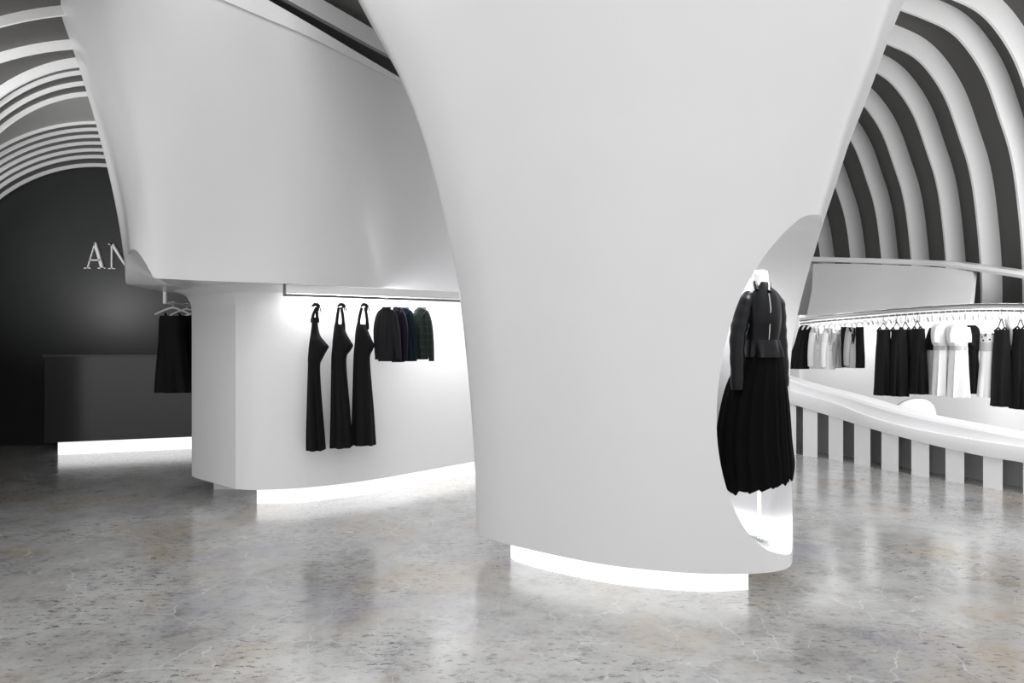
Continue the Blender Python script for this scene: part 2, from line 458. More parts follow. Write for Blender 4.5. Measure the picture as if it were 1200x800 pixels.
# ------------------------------------------------------------------ ceiling pieces between island and column
M1 = [(-2.35, 4.75), (-1.84, 5.6), (-1.50, 6.18), (-1.13, 6.8), (-.6, 7.6)]
def ribbon(bm, pts, z0, z1, wdt, zf=None):
    pts = catmull(pts, 6); rows = []
    for i, p in enumerate(pts):
        a = pts[max(0, i-1)]; b = pts[min(len(pts)-1, i+1)]
        l = math.hypot(b[0]-a[0], b[1]-a[1]); nx, ny = -(b[1]-a[1])/l, (b[0]-a[0])/l
        x, y = p[0], p[1]
        rows.append([(x, y, z0), (x, y, z1), (x-nx*wdt, y-ny*wdt, z1), (x-nx*wdt, y-ny*wdt, z0)])
    V = grid(bm, rows, close_u=True); bm.faces.new(V[0][::-1]); bm.faces.new(V[-1])
k += 1; bm = bmesh.new(); ribbon(bm, M1, 4.30, 4.47, -.05); struct('trim_%d' % k, bm, M['fin'])
k += 1; bm = bmesh.new(); ribbon(bm, [(x+.75, y+.1) for x, y in M1], 4.62, 4.80, -.05); struct('trim_%d' % k, bm, M['fin'])
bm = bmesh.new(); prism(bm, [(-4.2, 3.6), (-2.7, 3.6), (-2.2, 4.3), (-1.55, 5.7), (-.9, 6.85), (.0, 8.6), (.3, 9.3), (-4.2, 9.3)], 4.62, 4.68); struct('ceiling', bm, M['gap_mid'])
bm = bmesh.new(); prism(bm, [(-2.7, 3.6), (2.6, 3.6), (2.6, 9.6), (.3, 9.3), (.0, 8.6), (-.9, 6.85), (-1.55, 5.7)], 4.86, 4.92); struct('ceiling', bm, M['ceil'])

# ------------------------------------------------------------------ right side: backdrop, ribbon, drum panel
def path3(tab, n=8):
    return catmull([tuple(P(x, y, D)) for x, y, D in tab], n)
bd = catmull([(4.3, 12.2), (4.62, 11.2), (4.81, 11.0), (5.5, 10.0), (6.03, 9.0), (6.42, 8.5), (6.60, 7.7), (6.62, 6.5)], 6)
bm = bmesh.new(); rows = []
for i, (x, y) in enumerate(bd):
    ht = 1.93
    rows.append([(x, y, 0), (x, y, ht), (x+.06, y+.03, ht), (x+.06, y+.03, 0)])
V = grid(bm, rows, close_u=True); bm.faces.new(V[0][::-1]); bm.faces.new(V[-1])
struct('wall_right', bm, M['white'])
bm = bmesh.new(); a_, b_ = P(915, 400, 12.35), P(968, 400, 12.2); prism(bm, [(a_.x, a_.y), (b_.x, b_.y), (b_.x, b_.y+.1), (a_.x, a_.y+.1)], 0, 2.96); struct('wall_side', bm, M['white'])
# light shelf sweeping round under the fins
sh = path3([(925, 302, 12.3), (965, 303, 11.7), (1060, 306, 10.4), (1110, 309, 9.62), (1140, 313, 9.2), (1200, 322, 8.45), (1290, 338, 7.6)])
bm = bmesh.new(); rows = []
for i, p in enumerate(sh):
    a = Vector(sh[max(0, i-1)]); b = Vector(sh[min(len(sh)-1, i+1)]); d = (b-a).normalized()
    nn = Vector((-d.y, d.x, 0)).normalized()
    if nn.x < 0: nn = -nn
    q = Vector(p); rows.append([q+Vector((0, 0, -.01)), q+nn*.03+Vector((0, 0, .03)), q+nn*.30+Vector((0, 0, .03)), q+nn*.30+Vector((0, 0, -.05)), q+nn*.02+Vector((0, 0, -.05))])
V = grid(bm, rows, close_u=True); bm.faces.new(V[0][::-1]); bm.faces.new(V[-1])
k += 1; struct('trim_%d' % k, bm, M['shell'], 30)
dt = [(953, 309, 11.8), (1000, 309, 11.15), (1060, 311, 10.4), (1110, 314, 9.65), (1140, 318, 9.25)]
db = [(945, 372, 11.0), (1000, 366, 10.35), (1040, 362, 9.95), (1090, 359, 9.4), (1136, 357, 8.95)]
t3, b3 = path3(dt), path3(db)
bm = bmesh.new(); bk = Vector((.10, .06, 0))
rows = [t3, [Vector(a).lerp(Vector(b), .5)+Vector((.05, .04, 0)) for a, b in zip(t3, b3)], b3, [Vector(b)+bk for b in b3], [Vector(a)+bk for a in t3]]
V = grid(bm, rows, close_v=True)
bm.faces.new([r[0] for r in V]); bm.faces.new([r[-1] for r in V][::-1])
struct('wall_drum', bm, M['white2'], 30)

# ------------------------------------------------------------------ right side: curved ledge on blocks
led = [(880, 428, 437, 455, 9.45), (925, 445, 456, 472, 9.1), (975, 460, 470, 488, 8.65), (1020, 474, 487, 502, 8.12), (1060, 484, 498, 513, 7.72), (1104, 493, 507, 524, 7.36),
       (1151, 502, 515, 534, 7.0), (1200, 511, 522, 542, 6.68), (1260, 522, 531, 553, 6.3), (1340, 535, 543, 566, 5.9)]
ledge = thing('curved_ledge_counter', 'long white curved ledge on square blocks in front of the right clothes rail', 'counter', (4.6, 7.3, 0))
ls = catmull(led, 6); rows = []
pts = [P(r[0], 400, r[4]) for r in ls]
for i, r in enumerate(ls):
    a, b = pts[max(0, i-1)], pts[min(len(ls)-1, i+1)]; d = (b-a).normalized(); nn = Vector((-d.y, d.x, 0))
    if nn.x < 0: nn = -nn
    x, yu, yg, yl, D = r
    o = P(x, 400, D); zz = lambda y, dd: EYE-(y-400)/F*dd
    zl, zg, zu = zz(yl, D), zz(yg, D), zz(yu, D+.12)
    rows.append([o+Vector((0, 0, zl-EYE)), o+nn*-.015+Vector((0, 0, lerp(zl, zg, .5)-EYE)), o+Vector((0, 0, zg-.015-EYE)), o+nn*.03+Vector((0, 0, zg-.01-EYE)),
                 o+nn*.10+Vector((0, 0, zg-.035-EYE)), o+nn*.10+Vector((0, 0, zu-.03-EYE)), o+nn*.12+Vector((0, 0, zu-EYE)),
                 o+nn*.40+Vector((0, 0, zu-EYE)), o+nn*.40+Vector((0, 0, zl-EYE))])
bm = bmesh.new(); V = grid(bm, rows, close_u=True); bm.faces.new(V[0][::-1]); bm.faces.new(V[-1])
obj('ledge_band', bm, M['white'], ledge, smooth=30)
bl = [(900, 917), (918, 933), (941, 958), (971, 988), (1001, 1020), (1033, 1053), (1068, 1089), (1108, 1130), (1152, 1175), (1199, 1223), (1252, 1278)]
Dx = [(r[0], r[4]) for r in led]; YL = [(r[0], r[3]) for r in led]
for x0, x1 in bl:
    xm = (x0+x1)/2; D0 = interp(Dx, x0)+.03; D1 = interp(Dx, x1)+.03; Dm = (D0+D1)/2
    zt = EYE-(interp(YL, xm)-400)/F*Dm+.02
    a, b = P(x0, 400, D0), P(x1, 400, D1)
    bm = bmesh.new(); bk = Vector((.14, .10, 0))
    prism(bm, [(a.x, a.y), (b.x, b.y), (b.x*1.035, b.y*1.035), (a.x*1.035, a.y*1.035)], 0, zt)
    obj('block', bm, M['white'], ledge, smooth=20)
rows = [[o_[0]+(o_[7]-o_[0])*.92 for o_ in rows], ]
br = []
for q in rows[0][::6]:
    br.append(q)
bm = bmesh.new()
grid(bm, [[Vector((q.x+.03, q.y+.03, 0)) for q in rows[0]], [Vector((q.x+.03, q.y+.03, q.z)) for q in rows[0]], [Vector((q.x+.08, q.y+.08, q.z)) for q in rows[0]], [Vector((q.x+.08, q.y+.08, 0)) for q in rows[0]]], close_v=True)
obj('back_panel', bm, M['white2'], ledge, smooth=30)

# round backed chair behind the ledge
ch = thing('round_back_chair', 'white oval-backed chair with grey piping showing above the curved ledge', 'chair', (4.98, 8.35, 0))
cc = P(1078, 400, 8.35)
def cl(v): return Vector((cc.x+v[0], cc.y+v[1], v[2]))
bm = bmesh.new(); rows = []
for ro, dy in [(.0001, .0), (.6, .0), (.93, .0), (1.0, .02), (1.0, .05), (.93, .07), (.0001, .07)]:
    rows.append([cl((.27*ro*math.cos(a), dy+.09*(math.cos(a)*ro)**2, .585+.215*ro*math.sin(a)+.0)) for a in [2*PI*i/40 for i in range(40)]])
grid(bm, rows, close_u=True); obj('backrest', bm, M['white'], ch)
bm = bmesh.new(); tube(bm, [cl((.272*math.cos(a), .035+.09*math.cos(a)**2, .585+.218*math.sin(a))) for a in [2*PI*i/48 for i in range(49)]], .010, 6, False)
obj('piping', bm, M['piping'], ch)
bm = bmesh.new(); rows = []
for r_, z in [(.001, .45), (.20, .45), (.235, .43), (.235, .38), (.21, .36), (.001, .36)]:
    rows.append([cl((r_*math.cos(a), .22+r_*math.sin(a), z)) for a in [2*PI*i/32 for i in range(32)]])
grid(bm, rows, close_u=True); obj('seat', bm, M['white'], ch)
for sx in (-1, 1):
    for sy in (-1, 1):
        bm = bmesh.new(); tube(bm, [cl((sx*.14, .22+sy*.13, .37)), cl((sx*.17, .22+sy*.17, 0))], [.016, .011], 8); obj('leg', bm, M['chrome'], ch)
for sx in (-1, 1):
    bm = bmesh.new(); tube(bm, [cl((sx*.12, .30, .40)), cl((sx*.13, .09, .44)), cl((sx*.12, .075, .60))], .01, 8)
    obj('back_support', bm, M['chrome'], ch)

# ------------------------------------------------------------------ garment building
def loft(bm, rows, n=36, k=7, phase=0.0, p=.8, cap=True):
    """rows: (x, y, z, half width, half depth, fold)"""
    out = []
    for (x, y, z, hw, hd, fo) in rows:
        ring = []
        for i in range(n):
            a = 2*PI*i/n; ca, sa = math.cos(a), math.sin(a)
            f = 1+fo*(.65*math.sin(k*a+phase)+.35*math.sin((k*2-3)*a+phase*2.3))
            ring.append((x+hw*math.copysign(abs(ca)**p, ca)*(1+(f-1)*.35), y+hd*math.copysign(abs(sa)**p, sa)*f, z))
        out.append(ring)
    V = grid(bm, out, close_u=True)
    if cap:
        bm.faces.new(V[0]); bm.faces.new(V[-1][::-1])
    return V

def rowspx(tab, D, hd, base, fold=(0, .3), n=4, dy=0):
    """tab: (y, xleft, xright) seen at distance D -> smooth loft rows"""
    t = catmull([(float(a), float(b), float(c)) for a, b, c in tab], n); out = []; y0, y1 = t[0][0], t[-1][0]
    for y, xl, xr in t:
        s = (y-y0)/(y1-y0); a = P(xl, y, D); b = P(xr, y, D)
        hw = max(.004, (b.x-a.x)/2)
        h = min(hd, hd*.25+hw*1.2) if isinstance(hd, (int, float)) else interp(hd, s)
        out.append(((a.x+b.x)/2-base.x, D+dy-base.y, a.z-base.z, hw, h, lerp(fold[0], fold[1], s)))
    return out

def part(name, m, parent, fn, smooth=60):
    bm = bmesh.new(); fn(bm)
    bmesh.ops.recalc_face_normals(bm, faces=bm.faces)
    me = bpy.data.meshes.new(name); bm.to_mesh(me); bm.free()
    for p in me.polygons: p.use_smooth = True
    me.set_sharp_from_angle(angle=math.radians(smooth)); me.materials.append(m)
    o = bpy.data.objects.new(name, me); C.objects.link(o); o.parent = parent
    return o

def hanger_mesh(w, drop=.07, r=.004, hook=.06):
    bm = bmesh.new()
    pts = [(.0, 0, -.0)]
    hk = [(.012*math.cos(a)+.0, 0, -.012+.012*math.sin(a)) for a in [PI*(1.25-1.5*i/8)+0 for i in range(9)]]
    hk += [(0, 0, -.03), (0, 0, -hook)]
    tube(bm, hk, r*.6, 6)
    z0 = -hook
    pts = [(-w, 0, z0-drop), (-w*.5, 0, z0-drop*.35), (0, 0, z0), (w*.5, 0, z0-drop*.35), (w, 0, z0-drop)]
    tube(bm, catmull(pts, 3), r, 6)
    tube(bm, [(-w, 0, z0-drop), (w, 0, z0-drop)], r*.7, 6)
    return bm

# ---- rail with gowns on the island
isl_pts = [(334, 346, 5.96), (400, 348, 6.21), (470, 350, 6.52), (540, 352.5, 6.86), (600, 354, 7.2)]
rp = [(P(x, y, D).x, D) for x, y, D in isl_pts]
rail = thing('clothes_rail', 'white channel clothes rail with grey lower bar, holding the gowns and cropped jackets', 'clothes rail', (rp[0][0], rp[0][1], 1.905))
bm = bmesh.new(); ribbon(bm, rp, 1.925, 1.995, .05); obj('channel', bm, M['white'], rail, smooth=30)
bm = bmesh.new(); ribbon(bm, rp, 1.895, 1.915, .025); obj('bar', bm, M['iron'], rail, smooth=30)
bm = bmesh.new(); box(bm, rp[0][0]-.012, rp[0][0]+.008, rp[0][1]-.02, rp[0][1]+.03, 1.895, 2.01); obj('end_bracket', bm, M['iron'], rail, smooth=30)

GZ = 1.905
gown_specs = [
 (370, 6.10, 'black halter gown furthest left on the wall island rail, straps tied above its pointed bust',
  [(372, 366.5, 371.5), (385, 365.5, 372.5), (394, 364.5, 375), (402, 363.5, 381.5), (406, 363, 384.5), (411, 362.6, 382), (420, 362, 377), (428, 362, 374), (450, 361.5, 374.5), (480, 361, 376.5), (505, 360.5, 378.5), (527, 360.5, 380)], [(367, 371), (371.5, 371)], 526),
 (400, 6.22, 'black halter gown hanging second from left on the wall island rail',
  [(380, 392.5, 402.5), (390, 391.5, 405), (400, 390.3, 411), (405, 390, 413.5), (411, 389.5, 410), (420, 389, 405), (450, 388.5, 406.5), (480, 388, 409), (505, 387.5, 410.5), (524, 387, 411.5)], [(395, 397), (402, 400)], 525),
 (427, 6.34, 'black halter gown nearest the short jackets, third from left on the wall island rail',
  [(380, 418.5, 428.5), (390, 417, 432), (400, 416.5, 436.5), (405, 416, 438.5), (411, 415.5, 436), (420, 415, 433), (450, 414.5, 435), (480, 414, 437.5), (505, 413.5, 439), (521, 413, 440)], [(421, 424), (430, 428)], 523)]
for hx, D, lab, tab, straps, hem in gown_specs:
    b = P(hx, hem, D)
    g = thing('evening_gown', lab, 'gown', b, 'black halter gowns on the wall island rail')
    part('dress_body', M['black'], g, lambda bm: loft(bm, rowspx(tab, D, .085, b, (0, .35)), k=6, phase=hx))
    for j, (xs, xt) in enumerate(straps):
        ytop = 360; y0 = tab[0][0]+6
        pp = [P(xs+(1.5 if j else 0)-1, y0, D)-b, P(xs, (y0+ytop)/2, D)-b, P(xt, ytop, D)-b]
        part('strap', M['black'], g, lambda bm: tube(bm, catmull([tuple(q) for q in pp], 4), [.018]*3+[.014]*6, 8))
    def knot(bm):
        q = P(hx, 357.5, D)-b
        tube(bm, [q+Vector((-.035, 0, -.012)), q+Vector((-.01, 0, .008)), q+Vector((.015, 0, .004)), q+Vector((.04, 0, -.01))], [.008, .016, .016, .007], 8)
        tube(bm, [q+Vector((.01, -.005, 0)), q+Vector((.045, -.01, -.03)), q+Vector((.05, -.01, -.065))], .005, 6)
        tube(bm, [q+Vector((.0, -.005, 0)), q+Vector((.03, -.01, -.03)), q+Vector((.03, -.01, -.05))], .005, 6)
    part('tied_bow', M['black'], g, knot)
    # hook of the hanger
    bm = hanger_mesh(.06, .02, .0035, .045); h = obj('clothes_hanger', bm, M['hang'])
    h.location = (b.x, D, GZ+.005)
    tag(h, {370: 'slim pale hanger carrying the leftmost black gown', 400: 'slim pale hanger carrying the middle black gown', 427: 'slim pale hanger carrying the black gown beside the jackets'}[hx], 'hanger', 'hangers on the wall island rail')

jk = [(453, 6.40, 'char', 'charcoal cropped jacket, first of the short jackets right of the gowns',
       [(361, 448, 457), (364, 444, 461), (370, 442.5, 464), (380, 442.5, 465), (400, 442.5, 464), (423, 443, 463)], 464, 468, 421),
      (466, 6.51, 'purple', 'deep purple cropped jacket squeezed between the charcoal and navy ones',
       [(363, 462, 469), (367, 459, 472), (380, 458, 473), (400, 459, 473), (424, 459, 474)], 473, 474, 423),
      (474, 6.61, 'navy', 'navy blue cropped jacket hanging left of the green plaid one',
       [(361, 469, 478), (365, 466, 482), (380, 466, 486), (400, 468, 487), (423, 470, 488)], 486, 489, 421),
      (494, 6.71, 'plaid', 'dark green plaid cropped jacket at the right end of the jacket row',
       [(361, 489, 497), (365, 485, 501), (380, 485, 503), (400, 486, 504), (421, 488, 502)], 503, 506, 423)]
for hx, D, mk, lab, tab, sx0, sx1, sy in jk:
    b = P(hx, 424, D)
    g = thing('cropped_jacket', lab, 'jacket', b, 'short jackets on the wall island rail')
    part('jacket_body', M[mk], g, lambda bm: loft(bm, rowspx(tab, D, .05, b, (0, .22)), k=5, phase=hx))
    for s in (-1, 1):
        xa = hx+s*(tab[2][2]-tab[2][1])/2*.82
        xe = (xa+sx1-sx0+1.5) if s > 0 else (xa-1)
        pp = [P(xa-s*2, 364, D)-b, P(xa+s*1.5, 383, D)-b, P(lerp(xa, xe, .6)+s, 405, D)-b, P(xe, sy, D)-b]
        for q in pp: q.y -= .012
        part('sleeve', M[mk], g, lambda bm: tube(bm, catmull([tuple(q) for q in pp], 4), [.018, .030, .036, .038, .038, .038, .036, .034, .032, .030, .029, .028, .028], 12))
    cpt = P(hx, 362, D)-b
    part('collar', M[mk], g, lambda bm: tube(bm, [cpt+Vector((-.045, -.03, -.03)), cpt+Vector((-.035, 0, .006)), cpt+Vector((.035, 0, .006)), cpt+Vector((.045, -.04, -.03)), cpt+Vector((.0, -.05, -.09))], [.010, .014, .014, .010, .006], 8))
    part('front_placket', M[mk], g, lambda bm: tube(bm, [cpt+Vector((0, -.048, -.09)), cpt+Vector((.004, -.054, -.22)), cpt+Vector((.0, -.056, -.38))], .006, 6))
    bm = hanger_mesh(.10, .035, .0045, .05); h = obj('clothes_hanger', bm, M['hang']); h.location = (b.x, D, GZ+.005)
    tag(h, {'char': 'pale hanger inside the charcoal cropped jacket', 'purple': 'pale hanger inside the deep purple jacket', 'navy': 'pale hanger inside the navy jacket', 'plaid': 'pale hanger inside the green plaid jacket'}[mk], 'hanger', 'hangers on the wall island rail')

# ---- left hanging bar behind the island, over the dark wall
lr = thing('hanging_bar', 'white L-shaped hanging bar dropping from the shell at the far left of the island', 'clothes rail', (-3.53, 6.95, 1.89))
bm = bmesh.new(); box(bm, -3.545, -3.515, 6.93, 6.96, 1.885, 2.01, .003); obj('drop_bracket', bm, M['white'], lr)
bm = bmesh.new(); tube(bm, [(-3.53, 6.94, 1.895), (-3.50, 7.5, 1.895), (-3.46, 8.25, 1.895)], .012, 10); obj('bar', bm, M['white'], lr)
bm = bmesh.new(); box(bm, -3.475, -3.445, 8.22, 8.25, 1.885, 2.01, .003); obj('drop_bracket', bm, M['white'], lr)
for q, (D, cx, lab) in enumerate([(7.10, 203.5, 'black flared strap dress nearest the camera on the white L-shaped bar'), (7.40, 220, 'black strap dress behind the nearest one on the white L-shaped bar'), (7.72, 236, 'black strap dress mostly hidden behind the white jamb on the L-shaped bar')]):
    b = P(cx, 460, D)
    g = thing('strap_dress', lab, 'dress', b, 'black dresses on the L-shaped bar')
    w = 1.0
    tab = [(370, cx-14, cx+11), (376, cx-15.5, cx+12), (390, cx-15.5, cx+11), (400, cx-16, cx+12), (420, cx-17.5, cx+14), (440, cx-19, cx+16), (459.5, cx-20, cx+18)]
    part('dress_body', M['black'], g, lambda bm: loft(bm, rowspx(tab, D, .10, b, (0, .4)), k=7, phase=q*2))
    for s in (-1, 1):
        part('strap', M['black'], g, lambda bm: tube(bm, [P(cx+s*9-1, 372, D)-b, P(cx+s*8-1, 366.5, D)-b+Vector((0, -.02, 0)), P(cx+s*9-1, 372, D)-b+Vector((0, .05, 0))], .008, 6))
    h = thing('clothes_hanger', ['pale wooden hanger holding the nearest dress on the L-shaped bar', 'pale wooden hanger behind the nearest one on the L-shaped bar', 'pale wooden hanger mostly hidden by the white jamb'][q], 'hanger', (P(cx-1, 400, D).x, D, 1.905), 'hangers on the L-shaped bar')
    part('hook', M['chrome'], h, lambda bm: tube(bm, [(.0, 0, -.06), (0, 0, -.03), (.010, 0, -.022), (.016, 0, -.008), (.010, 0, .006), (0, 0, .010), (-.010, 0, .004)], .0025, 6))
    part('shoulder_bar', M['hang'], h, lambda bm: tube(bm, catmull([(-.19, -.0, -.125), (-.10, 0, -.085), (0, 0, -.055), (.10, 0, -.085), (.19, 0, -.125)], 4), [.004]+[.010]*15+[.004], 8))

# ------------------------------------------------------------------ right clothes rail
rr = [(938, 377, 10.5), (960, 374.5, 10.2), (1000, 371, 9.65), (1060, 366, 9.0), (1120, 362, 8.5), (1160, 361, 8.2), (1200, 361.5, 7.9), (1260, 363, 7.5)]
rr3 = catmull([tuple(P(*r)) for r in rr], 8)
rx_tab = [(600+F*p[0]/p[1], p) for p in rr3]
def rail_at(px):
    for (x0, a), (x1, b_) in zip(rx_tab, rx_tab[1:]):
        if px <= x1: return Vector(a).lerp(Vector(b_), max(0, (px-x0)/(x1-x0)))
    return Vector(rx_tab[-1][1])
rrail = thing('curved_clothes_rail', 'long curved steel clothes rail under the fins on the right, crowded with hangers', 'clothes rail', rr3[0])
def shift(z): return [Vector(p)+Vector((0, 0, z)) for p in rr3]
bm = bmesh.new(); tube(bm, shift(.03), .028, 12); obj('upper_tube', bm, M['chrome'], rrail)
bm = bmesh.new(); tube(bm, shift(-.028), .012, 8); obj('hanging_tube', bm, M['iron'], rrail)
for px in (943, 1015, 1105, 1190):
    q = rail_at(px); bm = bmesh.new(); tube(bm, [q+Vector((0, 0, -.02)), q+Vector((0, 0, .03)), q+Vector((.2, .12, .05)), q+Vector((.52, .30, .07))], .009, 8); obj('wall_arm', bm, M['chrome'], rrail)
# empty-looking row of pale hangers, every one by itself
src = None; px = 944.0
n_h = 0
while px < 1215:
    q = rail_at(px)
    if src is None:
        bm = bmesh.new()
        hk = [(0, .016*math.cos(a), -.002+.016*math.sin(a)) for a in [PI*(1.2-1.4*i/8) for i in range(9)]]
        tube(bm, hk+[(0, 0, -.03), (0, 0, -.045)], .0035, 6)
        tube(bm, catmull([(0, -.20, -.105), (0, -.12, -.065), (0, 0, -.043), (0, .12, -.065), (0, .20, -.105)], 3), [.006]+[.013]*11+[.006], 8)
        h = obj('clothes_hanger', bm, M['hang']); src = h
    else:
        h = src.copy(); C.objects.link(h)
    h.location = q+Vector((0, 0, -.028)); h.rotation_euler = (0, 0, math.radians(-35+random.uniform(-5, 5)))
    tag(h, 'pale hanger hooked in the dense row along the long curved steel rail', 'hanger', 'hangers packed along the curved rail')
    px += lerp(6.1, 8.6, (px-944)/256); n_h += 1

def sleeve_px(g, m, b, D, pts, r, dy=-.05, name='sleeve'):
    pp = [P(x, y, D)-b+Vector((0, dy, 0)) for x, y in pts]
    sm_ = catmull([tuple(q) for q in pp], 4)
    rr_ = [lerp(r[0], r[1], i/(len(sm_)-1)) for i in range(len(sm_))]
    return part(name, m, g, lambda bm: tube(bm, sm_, rr_, 12))

def gar(name, lab, cat, px, hem, tab, mk, hd=.09, fold=(0, .3), k=6, dD=0, group=None):
    q = rail_at(px); D = q.y+dD; b = P(px, hem, D)
    g = thing(name, lab, cat, b, group)
    return g, b, D, part({'jacket': 'jacket_body', 'dress': 'dress_body', 'top': 'top_body'}.get(cat, 'body'), M[mk], g,
                         lambda bm: loft(bm, rowspx(tab, D, hd, b, fold), k=k, phase=px))
G1 = 'garments on the curved rail'
# black cape-like jacket, far left
g, b, D, _ = gar('swing_jacket', 'black A-line jacket at the left end of the curved rail', 'jacket', 942, 433,
    [(381, 940, 947), (385, 937, 950), (395, 934, 950), (410, 930, 949), (425, 927, 948), (432, 926, 947)], 'black', .10, (0, .2))
sleeve_px(g, M['black'], b, D, [(938, 386), (933, 402), (927, 418), (923, 431)], (.045, .034))
sleeve_px(g, M['black'], b, D, [(948, 388), (950, 410), (948, 430)], (.04, .03), .05)
def blazer(px, xl, xr, top, hem, mk, lab, dD=0, sl=True, sm_='sleeve', lapel='mfab'):
    w = xr-xl
    g, b, D, _ = gar('blazer', lab, 'jacket', px, hem, [(top, px-2.5, px+3), (top+4, xl+2, xr-3), (top+10, xl+2, xr-1), (top+24, xl+3, xr-3), (top+33, xl+3, xr-2), (hem-1, xl+2, xr)], mk, .06, (0, .12), dD=dD)
    sleeve_px(g, M[mk], b, D, [(xl+3, top+6), (xl+1, top+20), (xl, top+34), (xl, hem-4)], (.050, .035))
    sleeve_px(g, M[mk], b, D, [(xr-2, top+6), (xr-.5, top+20), (xr, top+34), (xr+.5, hem-5)], (.045, .032))
    part('lapel', M[lapel], g, lambda bm: (tube(bm, [P(px-2.5, top+1, D)-b+Vector((0, -.05, 0)), P(px-1, top+9, D)-b+Vector((0, -.09, 0)), P(px, top+20, D)-b+Vector((0, -.098, 0))], [.012, .013, .004], 8),
         tube(bm, [P(px+3, top+1, D)-b+Vector((0, -.05, 0)), P(px+2, top+9, D)-b+Vector((0, -.09, 0)), P(px, top+20, D)-b+Vector((0, -.098, 0))], [.012, .013, .004], 8)))
    part('button', M['mfab'], g, lambda bm: bmesh.ops.create_icosphere(bm, subdivisions=2, radius=.008, matrix=Matrix.Translation(P(px, top+26, D)-b+Vector((0, -.09, 0)))))
    return g
blazer(955, 948, 964, 384, 433, 'wfab', 'white blazer right beside the black A-line jacket')
blazer(970, 963, 978, 384, 434, 'wfab', 'white blazer second from the black A-line jacket', -.05)
blazer(982, 976, 989, 386, 432, 'mfab', 'pale grey jacket between the white blazers and the silver satin one', .12, lapel='wfab')
blazer(996, 990, 1006, 383, 432, 'gfab', 'silver satin jacket with dark lapels among the short garments', -.02, lapel='black')
g, b, D, _ = gar('tank_top', 'black sleeveless top between the pale grey jacket and the satin one', 'top', 989, 431, [(383, 987, 993), (388, 986.5, 994), (410, 987, 994), (430, 987.5, 995)], 'black', .08, (0, .15), dD=.05, group=None)
part('neckband', M['black'], g, lambda bm: tube(bm, [P(987, 383, D)-b, P(990, 386, D)-b+Vector((0, -.07, 0)), P(993, 383, D)-b], .007, 6))
g, b, D, _ = gar('tank_top', 'black sleeveless top right of the silver satin jacket', 'top', 1007.5, 432, [(383, 1004, 1011), (388, 1003.5, 1011), (405, 1003.5, 1011.5), (418, 1003.5, 1012), (431, 1003, 1012)], 'black', .08, (0, .15), dD=.05)
part('neckband', M['black'], g, lambda bm: tube(bm, [P(1004, 383, D)-b, P(1007.5, 386, D)-b+Vector((0, -.07, 0)), P(1011, 383, D)-b], .007, 6))

def sleeveless(px, xl, xr, top, hem, lab, dD=0, mk='black', flare=1.5, strap_y=5, name='sleeveless_dress'):
    g, b, D, _ = gar(name, lab, 'dress', px, hem,
        [(top, xl+1.5, xr-1.5), (top+5, xl+1.5, xr-1.5), (top+16, xl+1, xr-1), (top+24, xl+.3, xr-.3), (top+45, xl-flare*.4, xr+flare*.3), (hem-12, xl-flare*.8, xr+flare*.6), (hem-1, xl-flare*1.3, xr+flare)], mk, .10, (0, .38), k=7, dD=dD)
    for s in (-1, 1):
        xs = px+s*(xr-xl)*.30
        part('strap', M[mk], g, lambda bm: tube(bm, [P(xs, top+2, D)-b+Vector((0, -.06, 0)), P(xs-s*.5, top-2.5, D)-b, P(xs, top+2, D)-b+Vector((0, .06, 0))], .010, 6))
    # its own dark triangular hanger
    q = P(px, top-2, D)
    bm = bmesh.new(); w = (xr-xl)*.27*D/F
    z1 = rail_at(px).z-.028-q.z
    tube(bm, [(0, .012, z1-.004), (0, .004, z1+.014), (0, -.008, z1+.012), (0, -.010, z1-.01), (0, 0, z1-.05), (0, 0, z1-.09)], .004, 6)
    tube(bm, [(0, 0, z1-.09), (-w, 0, .0), (w, 0, .0), (0, 0, z1-.09)], .0075, 6)
    h = obj('clothes_hanger', bm, M['iron' if mk == 'black' else 'hang']); h.location = q
    tag(h, ('dark' if mk == 'black' else 'pale')+' triangular hanger holding the '+lab, 'hanger')
    h['label'] = ' '.join(h['label'].split()[:16])
    return g
sleeveless(1035, 1028, 1043, 386, 464, 'black knee dress alone left of the black dress cluster', -.05, flare=1.8)
sleeveless(1051, 1045, 1061, 386, 465, 'black dress next to the stand-alone knee dress', -.05, flare=1.0)
sleeveless(1061, 1055, 1069, 386, 462, 'black dress tucked behind in the cluster middle', .15, flare=.8)
sleeveless(1075, 1070, 1083, 385, 462.5, 'black dress at the right of the cluster beside pale dresses', -.02, flare=1.8)
sleeveless(1173.5, 1167, 1181, 386, 477, 'black flared dress left of the frame-edge one', -.05, flare=2.2)
sleeveless(1196, 1189, 1203, 385, 480, 'black dress cut by the right edge of the photo', -.05, flare=1.2)

